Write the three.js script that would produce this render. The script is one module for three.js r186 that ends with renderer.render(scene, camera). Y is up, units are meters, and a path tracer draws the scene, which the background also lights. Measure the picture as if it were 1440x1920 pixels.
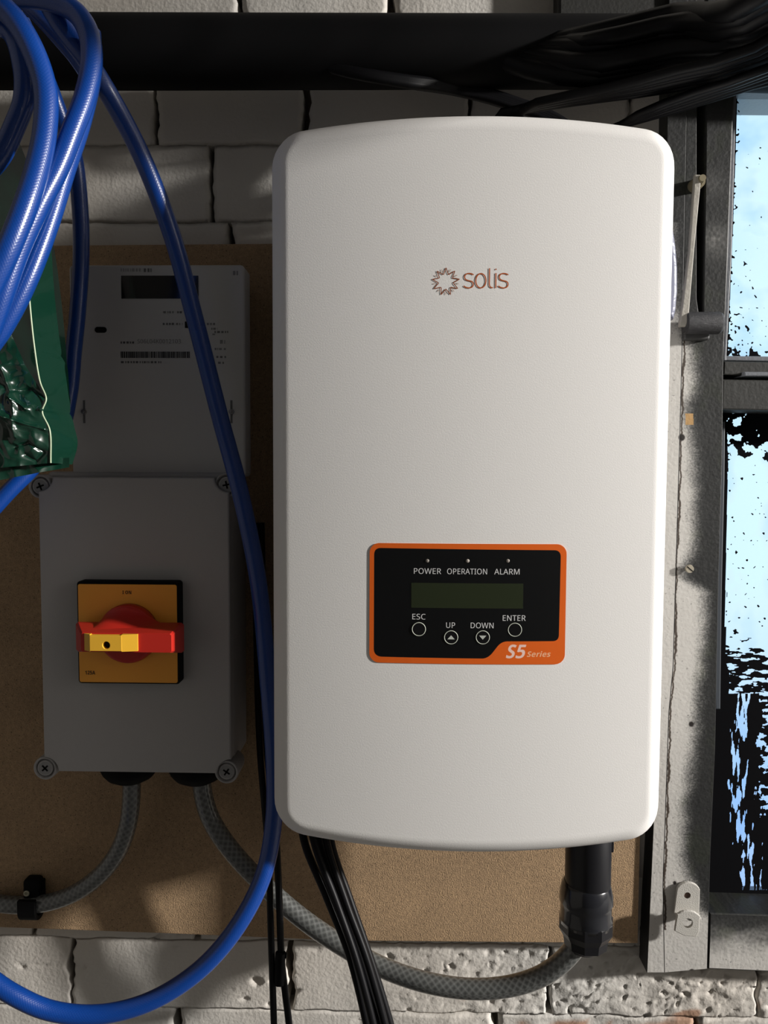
import * as THREE from 'three';
import { ImprovedNoise } from 'three/addons/math/ImprovedNoise.js';
import { mergeGeometries, mergeVertices, toCreasedNormals } from 'three/addons/utils/BufferGeometryUtils.js';
import { RoundedBoxGeometry } from 'three/addons/geometries/RoundedBoxGeometry.js';
import { ConvexGeometry } from 'three/addons/geometries/ConvexGeometry.js';
import { RectAreaLightUniformsLib } from 'three/addons/lights/RectAreaLightUniformsLib.js';

// ------------------------------------------------------------------ camera, sky, lamp, exposure
const W = 1440, H = 1920, FOCAL = 1442, DIST = 0.75;
const scene = new THREE.Scene();
const camera = new THREE.PerspectiveCamera(2 * Math.atan(H / 2 / FOCAL) * 180 / Math.PI, W / H, 0.02, 50);
camera.position.set(0, 0, DIST);
camera.rotation.set(THREE.MathUtils.degToRad(-3.25), THREE.MathUtils.degToRad(1.25), THREE.MathUtils.degToRad(0.25), 'YXZ');
camera.updateMatrixWorld(true);
scene.background = new THREE.Color().setRGB(0.74, 1.05, 1.22);       // flat bright overcast dusk behind the window
scene.backgroundIntensity = 1.0;
const renderer = new THREE.WebGLRenderer({ antialias: true });
renderer.toneMapping = THREE.LinearToneMapping;
renderer.toneMappingExposure = 1.0;
renderer.shadowMap.enabled = true;
RectAreaLightUniformsLib.init();
const LAMP = new THREE.Vector3(6.0, 1.5, 1.86), LAMP_W = 0.22, LAMP_H = 0.34, LAMP_POWER = 3300;
const lampLight = new THREE.RectAreaLight(new THREE.Color().setRGB(1.0, 0.965, 0.92), LAMP_POWER, LAMP_W, LAMP_H);
lampLight.name = 'lamp_light';
lampLight.position.copy(LAMP);
lampLight.lookAt(0, 0, 0.1);
lampLight.castShadow = true;
scene.add(lampLight);

// ------------------------------------------------------------------ helpers
const V3 = (x, y, z) => new THREE.Vector3(x, y, z);
const rgb = (r, g, b) => new THREE.Color().setRGB(r, g, b);
const D2R = Math.PI / 180;
let seed = 7;
const rnd = () => { seed = (seed * 1664525 + 1013904223) >>> 0; return seed / 4294967296; };
const perlin = new ImprovedNoise();
const N = (x, y, z = 0) => perlin.noise(x + 100.3, y + 57.7, z + 13.1);
const fbm = (x, y, z = 0, o = 4) => { let a = 0, s = 1, f = 1; for (let i = 0; i < o; i++) { a += s * N(x * f, y * f, z + i * 7.3); s *= 0.5; f *= 2.03; } return a; };
const sm = (a, b, x) => { const t = Math.min(1, Math.max(0, (x - a) / (b - a))); return t * t * (3 - 2 * t); };
const lerp = (a, b, t) => a + (b - a) * t;
const table = (rows, x) => {                                        // piecewise linear lookup
  if (x <= rows[0][0]) return rows[0][1];
  for (let i = 1; i < rows.length; i++) if (x <= rows[i][0]) return lerp(rows[i - 1][1], rows[i][1], (x - rows[i - 1][0]) / (rows[i][0] - rows[i - 1][0]));
  return rows[rows.length - 1][1];
};
// a pixel of the 1440 x 1920 photograph and a distance z in front of the wall -> a point in the room
function P(px, py, z) {
  const d = V3((px - W / 2) / FOCAL, -(py - H / 2) / FOCAL, -1).applyQuaternion(camera.quaternion);
  return V3(0, 0, DIST).addScaledVector(d, (z - DIST) / d.z);
}
const names = new Map();
function numbered(n) { const k = names.get(n) ?? 0; names.set(n, k + 1); return k ? n + '_' + String(k).padStart(3, '0') : n; }
const shadow = (o) => { o.castShadow = true; o.receiveShadow = true; return o; };
function tag(o, label, category, group) { o.userData.label = label; o.userData.category = category; if (group) o.userData.group = group; return o; }
function thing(name, label, category, at = V3(0, 0, 0), group) {
  const g = new THREE.Group(); g.name = numbered(name); g.position.copy(at); g.userData.root = 0; delete g.userData.root;
  scene.add(g); return tag(g, label, category, group);
}
// part: geometry given in room coordinates, moved into its thing's own frame
function part(name, geo, mat, parent, label) {
  let r = parent; while (r.parent && r.parent !== scene) r = r.parent;
  geo.translate(-r.position.x, -r.position.y, -r.position.z);
  const m = shadow(new THREE.Mesh(geo, mat)); m.name = name; if (label) m.userData.label = label; parent.add(m); return m;
}
function solo(name, geo, mat, label, category, group) {
  geo.computeBoundingBox(); const c = geo.boundingBox.getCenter(V3());
  geo.translate(-c.x, -c.y, -c.z);
  const m = shadow(new THREE.Mesh(geo, mat)); m.name = numbered(name); m.position.copy(c); scene.add(m); return tag(m, label, category, group);
}
function structure(name, geo, mat) { const m = shadow(new THREE.Mesh(geo, mat)); m.name = name; m.userData.kind = 'structure'; scene.add(m); return m; }
function box(x0, x1, y0, y1, z0, z1, r = 0) {
  const w = x1 - x0, h = y1 - y0, d = z1 - z0, g = r ? new RoundedBoxGeometry(w, h, d, 3, r) : new THREE.BoxGeometry(w, h, d);
  return g.translate((x0 + x1) / 2, (y0 + y1) / 2, (z0 + z1) / 2);
}
function shapeOf(pts) { const s = new THREE.Shape(); pts.forEach((p, i) => (i ? s.lineTo(p.x, p.y) : s.moveTo(p.x, p.y))); s.closePath(); return s; }
function extrude(shape, z0, z1, bevel = 0, seg = 2, curve = 12) {
  return new THREE.ExtrudeGeometry(shape, { depth: z1 - z0 - 2 * bevel, bevelEnabled: bevel > 0, bevelThickness: bevel, bevelSize: bevel, bevelOffset: -bevel, bevelSegments: seg, curveSegments: curve }).translate(0, 0, z0 + bevel);
}
// a board whose front face at depth zf has those corners in the photograph
const slab = (quad, zb, zf, bevel = 0.001) => extrude(shapeOf(quad.map(([x, y]) => P(x, y, zf))), zb, zf, bevel);
function roundRect(x0, x1, y0, y1, r) {
  const s = new THREE.Shape();
  s.moveTo(x0 + r, y0); s.lineTo(x1 - r, y0); s.absarc(x1 - r, y0 + r, r, -Math.PI / 2, 0); s.lineTo(x1, y1 - r); s.absarc(x1 - r, y1 - r, r, 0, Math.PI / 2);
  s.lineTo(x0 + r, y1); s.absarc(x0 + r, y1 - r, r, Math.PI / 2, Math.PI); s.lineTo(x0, y0 + r); s.absarc(x0 + r, y0 + r, r, Math.PI, Math.PI * 1.5);
  return s;
}
function tube(pts, r, seg = 120, rad = 12) {
  const c = new THREE.CatmullRomCurve3(pts, false, 'centripetal');
  const g = new THREE.TubeGeometry(c, seg, r, rad, false), L = c.getLength(), uv = g.attributes.uv;
  for (let i = 0; i < uv.count; i++) uv.setXY(i, uv.getX(i) * L, uv.getY(i) * 2 * Math.PI * r);      // uv in metres
  const caps = [0, 1].map((t) => { const p = c.getPointAt(t), d = c.getTangentAt(t).multiplyScalar(t ? 1 : -1); return new THREE.CircleGeometry(r, rad).applyQuaternion(new THREE.Quaternion().setFromUnitVectors(V3(0, 0, 1), d)).translate(p.x, p.y, p.z); });
  return mergeGeometries([g, ...caps]);
}
const path = (pts) => pts.flatMap((q) => (q[0].isVector3 ? q : [P(...q)]));
const merge = (a) => mergeGeometries(a.map((g) => (g.index ? g.toNonIndexed() : g)).map((g) => { for (const k of Object.keys(g.attributes)) if (!['position', 'normal', 'uv'].includes(k)) g.deleteAttribute(k); return g; }));
function cyl(c, r0, r1, z0, z1, seg = 32) { return new THREE.CylinderGeometry(r1, r0, z1 - z0, seg).rotateX(Math.PI / 2).translate(c.x, c.y, (z0 + z1) / 2); }  // axis along z, r1 at the front
function lathe(prof, c, seg = 40) { return new THREE.LatheGeometry(prof.map(([r, y]) => new THREE.Vector2(r, y)), seg).translate(c.x, c.y, c.z); }
// textures
function dataTexture(w, h, fn, srgb = false) {
  const d = new Uint8Array(w * h * 4);
  for (let y = 0; y < h; y++) for (let x = 0; x < w; x++) { const c = fn(x / w, y / h), i = (y * w + x) * 4; for (let k = 0; k < 3; k++) d[i + k] = Math.max(0, Math.min(255, Array.isArray(c) ? c[k] : c)); d[i + 3] = 255; }
  const t = new THREE.DataTexture(d, w, h, THREE.RGBAFormat);
  t.magFilter = THREE.LinearFilter; t.minFilter = THREE.LinearFilter; t.wrapS = t.wrapT = THREE.RepeatWrapping; t.needsUpdate = true;
  if (srgb) t.colorSpace = THREE.SRGBColorSpace;
  return t;
}
const tile = (t, sx, sy = sx) => { t.repeat.set(1 / sx, 1 / sy); return t; };
const fit = (t, x0, x1, y0, y1) => { t.wrapS = t.wrapT = THREE.ClampToEdgeWrapping; t.repeat.set(1 / (x1 - x0), 1 / (y1 - y0)); t.offset.set(-x0 / (x1 - x0), -y0 / (y1 - y0)); return t; };
// gradient noise that repeats after f cells, octaves doubled
const grad = (i, j, z) => { let h = (i * 374761393 + j * 668265263 + z * 1274126177) | 0; h = Math.imul(h ^ (h >>> 13), 1274126177); h ^= h >>> 16; const a = (h & 1023) / 1023 * 2 * Math.PI; return [Math.cos(a), Math.sin(a)]; };
function periodic(x, y, f, z) {
  const i = Math.floor(x), j = Math.floor(y), a = x - i, b = y - j, s = (t) => t * t * t * (t * (t * 6 - 15) + 10), m = (q) => ((q % f) + f) % f;
  const d = (p, q) => { const g = grad(m(i + p), m(j + q), z); return g[0] * (a - p) + g[1] * (b - q); };
  return lerp(lerp(d(0, 0), d(1, 0), s(a)), lerp(d(0, 1), d(1, 1), s(a)), s(b)) * 1.4;
}
const wrapN = (u, v, f, z, o = 4) => { let a = 0, s = 1; for (let i = 0; i < o; i++) { const F = f * 2 ** i; a += s * periodic(u * F, v * F, F, z * 7 + i); s *= 0.5; } return a; };
function canvasTexture(w, h, draw) {
  const c = document.createElement('canvas'); c.width = w; c.height = h; draw(c.getContext('2d'), w, h);
  const t = new THREE.CanvasTexture(c); t.colorSpace = THREE.SRGBColorSpace; return t;
}
const std = (o) => new THREE.MeshStandardMaterial({ side: THREE.DoubleSide, ...o });
const phys = (o) => new THREE.MeshPhysicalMaterial({ side: THREE.DoubleSide, ...o });

// ------------------------------------------------------------------ materials
const plasterBump = tile(dataTexture(1024, 1024, (u, v) => 128 + 60 * wrapN(u, v, 9, 0, 5) + 30 * wrapN(u, v, 90, 5, 2)), 0.3);
const fineBump = tile(dataTexture(512, 512, (u, v) => 128 + 90 * wrapN(u, v, 60, 2, 2)), 0.06);
const chipColor = tile(dataTexture(1024, 1024, (u, v) => {
  const big = wrapN(u, v, 6, 1, 3), mid = wrapN(u, v * 1, 70, 4, 2), fine = wrapN(u, v, 260, 8, 1), s = wrapN(u, v, 190, 12, 1);
  let k = 1 + 0.05 * big + 0.07 * mid + 0.12 * fine; if (s > 0.62) k *= 0.6;
  return [162 * k, 135 * k, 104 * k];
}, true), 0.3);
const chipBump = tile(dataTexture(512, 512, (u, v) => 128 + 70 * wrapN(u, v, 120, 3, 2)), 0.15);
const M = {
  brick: std({ color: rgb(0.56, 0.535, 0.495), vertexColors: true, roughness: 0.8, bumpMap: plasterBump, bumpScale: 0.0011 }),
  mortar: std({ color: rgb(0.20, 0.17, 0.14), roughness: 0.95, bumpMap: plasterBump, bumpScale: 0.003 }),
  wall: std({ color: rgb(0.30, 0.28, 0.25), roughness: 0.9, bumpMap: plasterBump, bumpScale: 0.002 }),
  room: std({ color: rgb(0.095, 0.092, 0.088), roughness: 0.9, bumpMap: plasterBump, bumpScale: 0.002 }),
  floor: std({ color: rgb(0.08, 0.077, 0.073), roughness: 0.9, bumpMap: plasterBump, bumpScale: 0.002 }),
  chip: std({ map: chipColor, roughness: 0.85, bumpMap: chipBump, bumpScale: 0.0005 }),
  cover: std({ color: rgb(0.80, 0.785, 0.765), roughness: 0.6, bumpMap: fineBump, bumpScale: 0.00005 }),
  castMetal: std({ color: rgb(0.25, 0.25, 0.25), roughness: 0.5, metalness: 0.6 }),
  boxGrey: std({ color: rgb(0.40, 0.39, 0.385), roughness: 0.5, bumpMap: fineBump, bumpScale: 0.00008 }),
  meter: std({ color: rgb(0.50, 0.49, 0.48), roughness: 0.45, bumpMap: fineBump, bumpScale: 0.00004 }),
  screwMetal: std({ color: rgb(0.35, 0.34, 0.33), roughness: 0.4, metalness: 0.8 }),
  black: phys({ color: rgb(0.008, 0.008, 0.010), roughness: 0.35, specularIntensity: 0.7 }),
  blackMatt: phys({ color: rgb(0.004, 0.004, 0.0045), roughness: 0.7, specularIntensity: 0.25 }),
  blackCable: phys({ color: rgb(0.005, 0.005, 0.006), roughness: 0.45, specularIntensity: 0.3 }),
  red: std({ color: rgb(0.46, 0.018, 0.010), roughness: 0.42 }),
  yellow: std({ color: rgb(0.80, 0.44, 0.035), roughness: 0.42 }),
  glassBlack: phys({ color: rgb(0.006, 0.006, 0.007), roughness: 0.12, clearcoat: 0.6, clearcoatRoughness: 0.05 }),
  galv: std({ color: rgb(0.56, 0.54, 0.50), roughness: 0.5, metalness: 0.15, bumpMap: fineBump, bumpScale: 0.0002 }),
};
// blue hose: glossy plastic with a fine woven rib
const hoseBump = tile(dataTexture(64, 64, (u, v) => 128 + 60 * Math.sin(u * 2 * Math.PI) * Math.sin(v * 2 * Math.PI)), 0.0022, 0.0024);
M.blue = phys({ color: rgb(0.002, 0.040, 0.23), roughness: 0.34, bumpMap: hoseBump, bumpScale: 0.00012, clearcoat: 0.4, clearcoatRoughness: 0.2 });
// braided steel under a clear sheath
const braid = (u, v) => { const a = Math.sin((u + v) * 2 * Math.PI * 4), b = Math.sin((u - v) * 2 * Math.PI * 4); return 0.5 + 0.5 * (Math.max(a, b) * 0.75 + 0.25 * a * b); };
const braidMap = tile(dataTexture(256, 256, (u, v) => { const k = 0.5 + 0.5 * braid(u, v); return [112 * k, 114 * k, 112 * k]; }, true), 0.026);
const braidBump = tile(dataTexture(256, 256, (u, v) => 255 * braid(u, v)), 0.026);
M.braid = phys({ map: braidMap, bumpMap: braidBump, bumpScale: 0.0002, roughness: 0.45, metalness: 0.2, clearcoat: 1, clearcoatRoughness: 0.12 });

// ------------------------------------------------------------------ the room
const X0 = -1.1, X1 = 6.2, Y0 = -1.25, Y1 = 1.9, Z1 = 2.4, T = 0.2;
structure('floor', box(X0 - T, X1 + T, Y0 - T, Y0, -0.4, Z1 + T), M.floor);
structure('ceiling', box(X0 - T, X1 + T, Y1, Y1 + T, -0.4, Z1 + T), M.room);
structure('wall_left', box(X0 - T, X0, Y0, Y1, -0.3, Z1), M.room);
structure('wall_right', box(X1, X1 + T, Y0, Y1, -0.3, Z1), M.room);
structure('wall_front', box(X0 - T, X1 + T, Y0, Y1, Z1, Z1 + T), M.room);
// back wall: rendered core round the window opening, painted bricks in front of it where they can be seen
const WX0 = 0.285, WX1 = 0.86, WY0 = -0.485, WY1 = 0.46;
const wall = new THREE.Group(); wall.name = 'wall_back'; wall.userData.kind = 'structure'; scene.add(wall);
const CORE = -0.022;
part('mortar', merge([box(X0, WX0, Y0, Y1, -0.11, CORE), box(WX1, X1, Y0, Y1, -0.11, CORE), box(WX0, WX1, Y0, WY0, -0.11, CORE), box(WX0, WX1, WY1, Y1, -0.11, CORE)]), M.mortar, wall);
const BX0 = -0.72, BX1 = 1.05;
part('render_coat', merge([box(X0, BX0, Y0, Y1, CORE, 0), box(BX1, X1, Y0, Y1, CORE, 0), box(BX0, BX1, Y0, -0.72, CORE, 0), box(BX0, BX1, 0.72, Y1, CORE, 0)]), M.wall, wall);
function brickGeo(x0, x1, y0, y1, cell, key) {
  const nx = Math.max(3, Math.round((x1 - x0) / cell)), ny = Math.max(3, Math.round((y1 - y0) / cell)), pos = [], uv = [], col = [], idx = [];
  const jut = (rnd() - 0.5) * 0.0016, tone = 0.95 + 0.08 * rnd(), R = 0.0020, coat = P(820, 1880, 0), lo = P(0, 1700, 0).y;
  const ring = (a, b, n) => { const t = []; t.push(a); const m = 1.0 / n; for (let i = 0; i <= n; i++) t.push(lerp(a + 0.0008, b - 0.0008, i * m)); t.push(b); return t; };
  const xs = ring(x0, x1, nx), ys = ring(y0, y1, ny);
  const put = (x, y, skirt) => {
    // ragged edges where mortar and paint have crept over the joint
    const ex = Math.min(x - x0, x1 - x), ey = Math.min(y - y0, y1 - y), e = Math.min(ex, ey);
    const px = x + 0.0046 * N(x * 34, y * 34, key % 3) + 0.0026 * N(x * 110, y * 110, 2), py = y + 0.0018 * N(x * 34, y * 34, 6) + 0.0008 * N(x * 120, y * 120, 8);
    const rough = sm(coat.x - 0.14, coat.x + 0.13, x) * sm(lo, lo - 0.02, y), some = sm(lo, lo - 0.02, y) * (1 - rough);
    let z = jut + 0.0016 * fbm(x * 9, y * 9, 3, 2) - (ex < R ? (R - ex) ** 2 / R * 0.9 : 0) - (ey < 0.003 ? (0.003 - ey) ** 2 / 0.003 * 0.12 * (1 + 2.2 * N(x * 24, y * 30, 14)) : 0);
    const pit = (q) => Math.max(0, q - 0.34);
    z += rough * (0.0016 * fbm(x * 45, y * 60, 1, 2) + 0.0022 * Math.abs(N(x * 130, y * 150, 2)) * sm(-0.2, 0.3, N(x * 22, y * 26, 31)) - 0.012 * pit(N(x * 150, y * 170, 4)) - 0.006 * pit(N(x * 70, y * 85, 24)));
    z -= some * (0.012 * pit(N(x * 75 + 3, y * 95, 9) * sm(-0.1, 0.35, N(x * 13, y * 20, 5)) * 1.35));
    pos.push(px, py, skirt ? CORE - 0.002 : z); uv.push(px, py);
    const bare = sm(0.20, 0.34, N(x * 15 + 2, y * 34, 3) + 0.3 * N(x * 70, y * 70, 2)) * sm(coat.x + 0.015, coat.x + 0.05, x) * sm(coat.y + 0.012, coat.y + 0.002, y) * sm(coat.y - 0.05, coat.y - 0.03, y) * 0.9;
    const t = tone * (1 + 0.10 * fbm(x * 9, y * 9, 6, 3)) * (ex < 1e-6 ? 0.5 : 1), warm = 0.04 * N(x * 7, y * 7, 12);
    col.push(lerp(t, 0.62, bare), lerp(t * (0.99 - warm), 0.36, bare), lerp(t * (0.98 - 2 * warm), 0.24, bare));
  };
  const w = xs.length, h = ys.length;
  for (let j = 0; j < h; j++) for (let i = 0; i < w; i++) put(xs[i], ys[j], i === 0 || j === 0 || i === w - 1 || j === h - 1);
  for (let j = 0; j < h - 1; j++) for (let i = 0; i < w - 1; i++) { const a = j * w + i; idx.push(a, a + 1, a + w + 1, a, a + w + 1, a + w); }
  const g = new THREE.BufferGeometry();
  g.setAttribute('position', new THREE.Float32BufferAttribute(pos, 3)); g.setAttribute('uv', new THREE.Float32BufferAttribute(uv, 2)); g.setAttribute('color', new THREE.Float32BufferAttribute(col, 3));
  g.setIndex(idx); g.computeVertexNormals(); return g;
}
{
  // courses: bed joints at the heights seen in the photograph, upright joints where it shows them (pixels), elsewhere stretchers and headers in turn
  const joint = P(400, 272, 0).y, c = 0.0725, bottomJoint = P(200, 1886, 0).y;
  const seen = { 2: [-40, 490, 812, 1150], 1: [-150, 120, 450, 730, 1050], 0: [-120, 293, 574, 880, 1180], '-1': [20, 396, 690, 980, 1260] };
  const seenLow = { 0: [-200, 135, 545, 1030, 1420], '-1': [-60, 330, 700, 930, 1310] };
  const rows = [];
  for (let k = 6; k >= -4; k--) rows.push([joint + c * k, joint + c * (k + 1), seen[k]]);
  const yLow = joint - c * 4, n = Math.round((yLow - bottomJoint - c) / c), hMid = (yLow - bottomJoint - c) / n;
  for (let k = 0; k < n; k++) rows.push([yLow - hMid * (k + 1), yLow - hMid * k]);
  for (let k = 0; k >= -3; k--) rows.push([bottomJoint + c * k, bottomJoint + c * (k + 1), seenLow[k]]);
  const gap = -0.0009; let r = 0;
  for (const [y0, y1, px] of rows) {
    r++;
    if (y1 > 0.74 || y0 < -0.74) continue;
    let xs = px ? px.map((p) => P(p, (y0 > 0 ? 250 : 1830), 0).x) : [];
    if (!xs.length) { let x = BX0 + (r % 2 ? 0.11 : 0.02); while (x < BX1) { xs.push(x); x += r % 2 ? 0.222 : 0.165; } }
    let a = xs[0]; while (a > BX0 + 0.2) { a -= 0.2; xs.unshift(a); }
    a = xs[xs.length - 1]; while (a < BX1 - 0.2) { a += 0.2; xs.push(a); }
    xs = [BX0, ...xs.filter((x) => x > BX0 + 0.04 && x < BX1 - 0.04), BX1];
    for (let i = 0; i < xs.length - 1; i++) {
      const vg = (px && y0 > 0) ? 0.0026 : xs[i] > 0.2 ? 0.0004 : 0.0018;
      let u0 = xs[i] + vg, u1 = xs[i + 1] - vg;
      const inOpening = y1 > WY0 + 0.01 && y0 < WY1 - 0.01;
      if (inOpening) { if (u0 > WX0 && u1 < WX1) continue; if (u0 < WX0 && u1 > WX0) u1 = WX0; if (u0 < WX1 && u1 > WX1) u0 = WX1; if (u1 - u0 < 0.02) continue; }
      const hidden = y0 < 0.16 && y1 > -0.42;
      const fine = y1 < -0.40 && y0 > -0.58 && u1 > -0.45 && u0 < 0.62;
      part('brick', brickGeo(u0, u1, y0 + gap, y1 - gap, fine ? 0.0020 : hidden ? 0.018 : 0.005, r * 31 + i), M.brick, wall);
    }
  }
}

// ------------------------------------------------------------------ window
const win = new THREE.Group(); win.name = 'window_1'; win.userData.kind = 'structure'; scene.add(win);
// black spray paint and grime that drifted over the cream gloss of the frame
const FX0 = 0.24, FX1 = 0.42, FY0 = -0.56, FY1 = 0.52;
const pxOf = (x, y) => { const v = V3(x, y, 0.02).project(camera); return [(v.x + 1) / 2 * W, (1 - v.y) / 2 * H]; };
const dirtEdge = [[0, 1240], [560, 1262], [640, 1285], [665, 1300], [740, 1300], [760, 1284], [830, 1298], [930, 1301], [1030, 1299], [1064, 1278], [1085, 1284], [1110, 1322], [1200, 1318], [1290, 1308], [1400, 1300], [1500, 1283], [1600, 1279], [1650, 1292], [1700, 1310], [1720, 1336], [1780, 1350], [1830, 1370], [1920, 1400]];
const crackEdge = [[0, 1290], [560, 1282], [800, 1275], [920, 1272], [1060, 1266], [1250, 1262], [1337, 1254], [1500, 1249], [1660, 1243], [1820, 1246]];
const frameMap = fit(dataTexture(384, 2048, (u, v) => {
  const x = lerp(FX0, FX1, u), y = lerp(FY0, FY1, v), [px, py] = pxOf(x, y);
  const e = table(dirtEdge, py) + 6 * N(x * 60, y * 60, 2) + 4 * N(x * 300, y * 260, 7);
  let k = sm(e - 22, e + 20, px + 9 * N(x * 700, y * 700, 9));
  if (px > 1326 && py > 1690) k = sm(1792, 1716, py + 12 * N(x * 40, y * 90, 4) + 10 * N(x * 300, y * 300, 4)) * 0.96;
  const patch = Math.exp(-(((px - 1342) / 34) ** 2) - ((py - 452) / 34) ** 2) + 0.55 * Math.exp(-(((px - 1335) / 30) ** 2) - ((py - 345) / 30) ** 2) ;
  if (px > 1312 && py < 620) k = Math.min(k, 1 - 0.6 * patch * (0.6 + 0.4 * N(x * 300, y * 300)));
  if (py < 420 && px < 1312) k = Math.max(k, 0.97);
  k *= 0.97 + 0.05 * N(x * 500, y * 500, 3);
  let c = [lerp(194, 27, k), lerp(191, 28, k), lerp(186, 28, k)];
  const g = 0.22 * sm(0.1, 0.5, fbm(x * 40, y * 25, 4, 3)) * k; c = [c[0] + 16 * g, c[1] + 24 * g, c[2] - 4 * g];
  const crack = Math.abs(px - table(crackEdge, py) - 2.5 * N(x * 20, y * 90, 2) - 1.5 * N(1, y * 400, 3)); 
  const wide = 1.2 + 1.6 * sm(-0.2, 0.5, N(3, y * 60, 8)) ; 
  if (py > 640 && py < 1740) { const q = 1 - sm(wide * 0.6, wide + 0.8, crack); c = c.map((t, i) => lerp(t, [52, 42, 34][i], q * 0.9)); }
  const speck = sm(0.52, 0.62, N(x * 420, y * 420, 21)) * 0.5; c = c.map((t) => t * (1 - speck * 0.5));
  const hole = (hx, hy, r) => 1 - sm(r - 1.5, r + 1.5, Math.hypot(px - hx, (py - hy)));
  const h = Math.max(hole(1275, 821, 6), hole(1293, 1356, 4.5), hole(1294, 1818, 5), hole(1262, 1652, 3)); c = c.map((t, i) => lerp(t, [24, 18, 16][i], h));
  if (px > 1282 && px < 1297 && py > 776 && py < 798) c = [176, 140, 92];
  return c;
}, true), FX0, FX1, FY0, FY1);
M.frame = std({ map: frameMap, roughness: 0.55, bumpMap: plasterBump, bumpScale: 0.0007 });
M.frameDark = std({ color: rgb(0.018, 0.018, 0.016), roughness: 0.6, bumpMap: plasterBump, bumpScale: 0.0006 });
M.frameGrey = std({ color: rgb(0.16, 0.17, 0.19), roughness: 0.5, bumpMap: plasterBump, bumpScale: 0.0006 });
const ZF = 0.024;
part('frame_trim', slab([[1213, 1824], [1246, 1824], [1243, 1660], [1254, 1337], [1262, 1250], [1275, 800], [1280, 600], [1288, 200], [1292, -120], [1256, -120], [1249, 400], [1236, 1300]], -0.03, ZF, 0.0004), M.frame, win);
part('frame_stile', slab([[1246, 1824], [1326, 1817], [1332, 1600], [1341, 1400], [1347, 1100], [1354, 860], [1356, 690], [1357, 640], [1316, 628], [1306, 560], [1306, -120], [1292, -120], [1288, 200], [1280, 600], [1275, 800], [1262, 1250], [1254, 1337], [1243, 1660]], -0.03, ZF - 0.0004, 0.0004), M.frame, win);
part('sash_stile', slab([[1317, 620], [1357, 668], [1366, 480], [1377, 180], [1380, -120], [1326, -120], [1322, 300]], -0.03, 0.021, 0.0015), M.frame, win);
part('frame_rebate', slab([[1300, 640], [1330, 640], [1332, -120], [1300, -120]], -0.05, -0.006, 0.0005), M.frameDark, win);
part('sash_rail', slab([[1357.5, 677], [2050, 690], [2050, 718], [1356, 703]], -0.03, 0.02, 0.0012), M.frameDark, win);
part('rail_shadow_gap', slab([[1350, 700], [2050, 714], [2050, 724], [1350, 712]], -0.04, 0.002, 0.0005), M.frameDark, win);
part('transom', slab([[1355, 711], [2050, 724], [2050, 784], [1353, 768]], -0.03, 0.0235, 0.0015), M.frameDark, win);
part('sash_peg', slab([[1396, 697], [2050, 700], [2050, 708], [1396, 705]], 0.0, 0.026, 0.001), M.frameGrey, win);
part('bottom_rail', slab([[1327.5, 1817], [2050, 1850], [2050, 1735], [1331, 1712]], -0.03, ZF - 0.0012, 0.0012), M.frame, win);
part('bottom_bead', extrude(shapeOf([[1320, 1730], [2050, 1745], [2050, 1712], [1320, 1695]].map(([x, y]) => P(x, y, 0.004))), -0.03, 0.004, 0.003), M.frameGrey, win);
part('lower_bead', slab([[1341, 1330], [1351, 1330], [1354, 1100], [1359, 900], [1360, 790], [1340, 790]], -0.03, 0.002, 0.001), std({ color: rgb(0.05, 0.06, 0.075), roughness: 0.6 }), win);
part('upper_bead', slab([[1356, 676], [2050, 688], [2050, 676], [1362, 667]], -0.03, 0.011, 0.0012), M.frameGrey, win);
part('sash_bead', slab([[1356, 676], [1362, 676], [1372, 480], [1381, 180], [1382, -60], [1377, -60], [1370, 300]], -0.03, 0.013, 0.0008), M.frameGrey, win);
part('head_rail', slab([[1300, -60], [2050, -60], [2050, 172], [1300, 166]], -0.05, 0.004, 0.001), M.frameGrey, win);
part('far_stile', slab([[1990, 1850], [2090, 1850], [2090, -120], [1990, -120]], -0.05, ZF, 0.001), M.frameDark, win);
// panes: obscured glass, sky behind
const GZ = -0.016, gx0 = P(1330, 900, GZ).x, gx1 = P(2040, 900, GZ).x;
const upY0 = P(1400, 690, GZ).y, upY1 = P(1400, 120, GZ).y, loY0 = P(1400, 1728, GZ).y, loY1 = P(1400, 742, GZ).y;
const paneMap = (lo) => dataTexture(256, 512, (u, v) => { const n = wrapN(u, v, 7, lo * 5, 4), m = wrapN(u, v, 2, lo * 3 + 1, 2), f = lo * sm(0.75, 0.1, v) * 40; return [250 - 34 * Math.max(0, n) - 22 * m - f * 1.2, 252 - 20 * Math.max(0, n) - 8 * m - f, 255 - 4 * Math.max(0, n) - f * 0.2]; }, true);
const glassMat = (lo) => phys({ map: fit(paneMap(lo), 0, 1, 0, 1), transmission: 1, thickness: 0, roughness: 0.45, ior: 1.5 });
const paneGeo = (y0, y1, z) => { const g = new THREE.PlaneGeometry(gx1 - gx0, y1 - y0).translate((gx0 + gx1) / 2, (y0 + y1) / 2, z); return g; };
const paneUp = part('pane', paneGeo(upY0, upY1, GZ), glassMat(0), win), paneLo = part('pane', paneGeo(loY0, loY1, GZ), glassMat(1), win);
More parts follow.
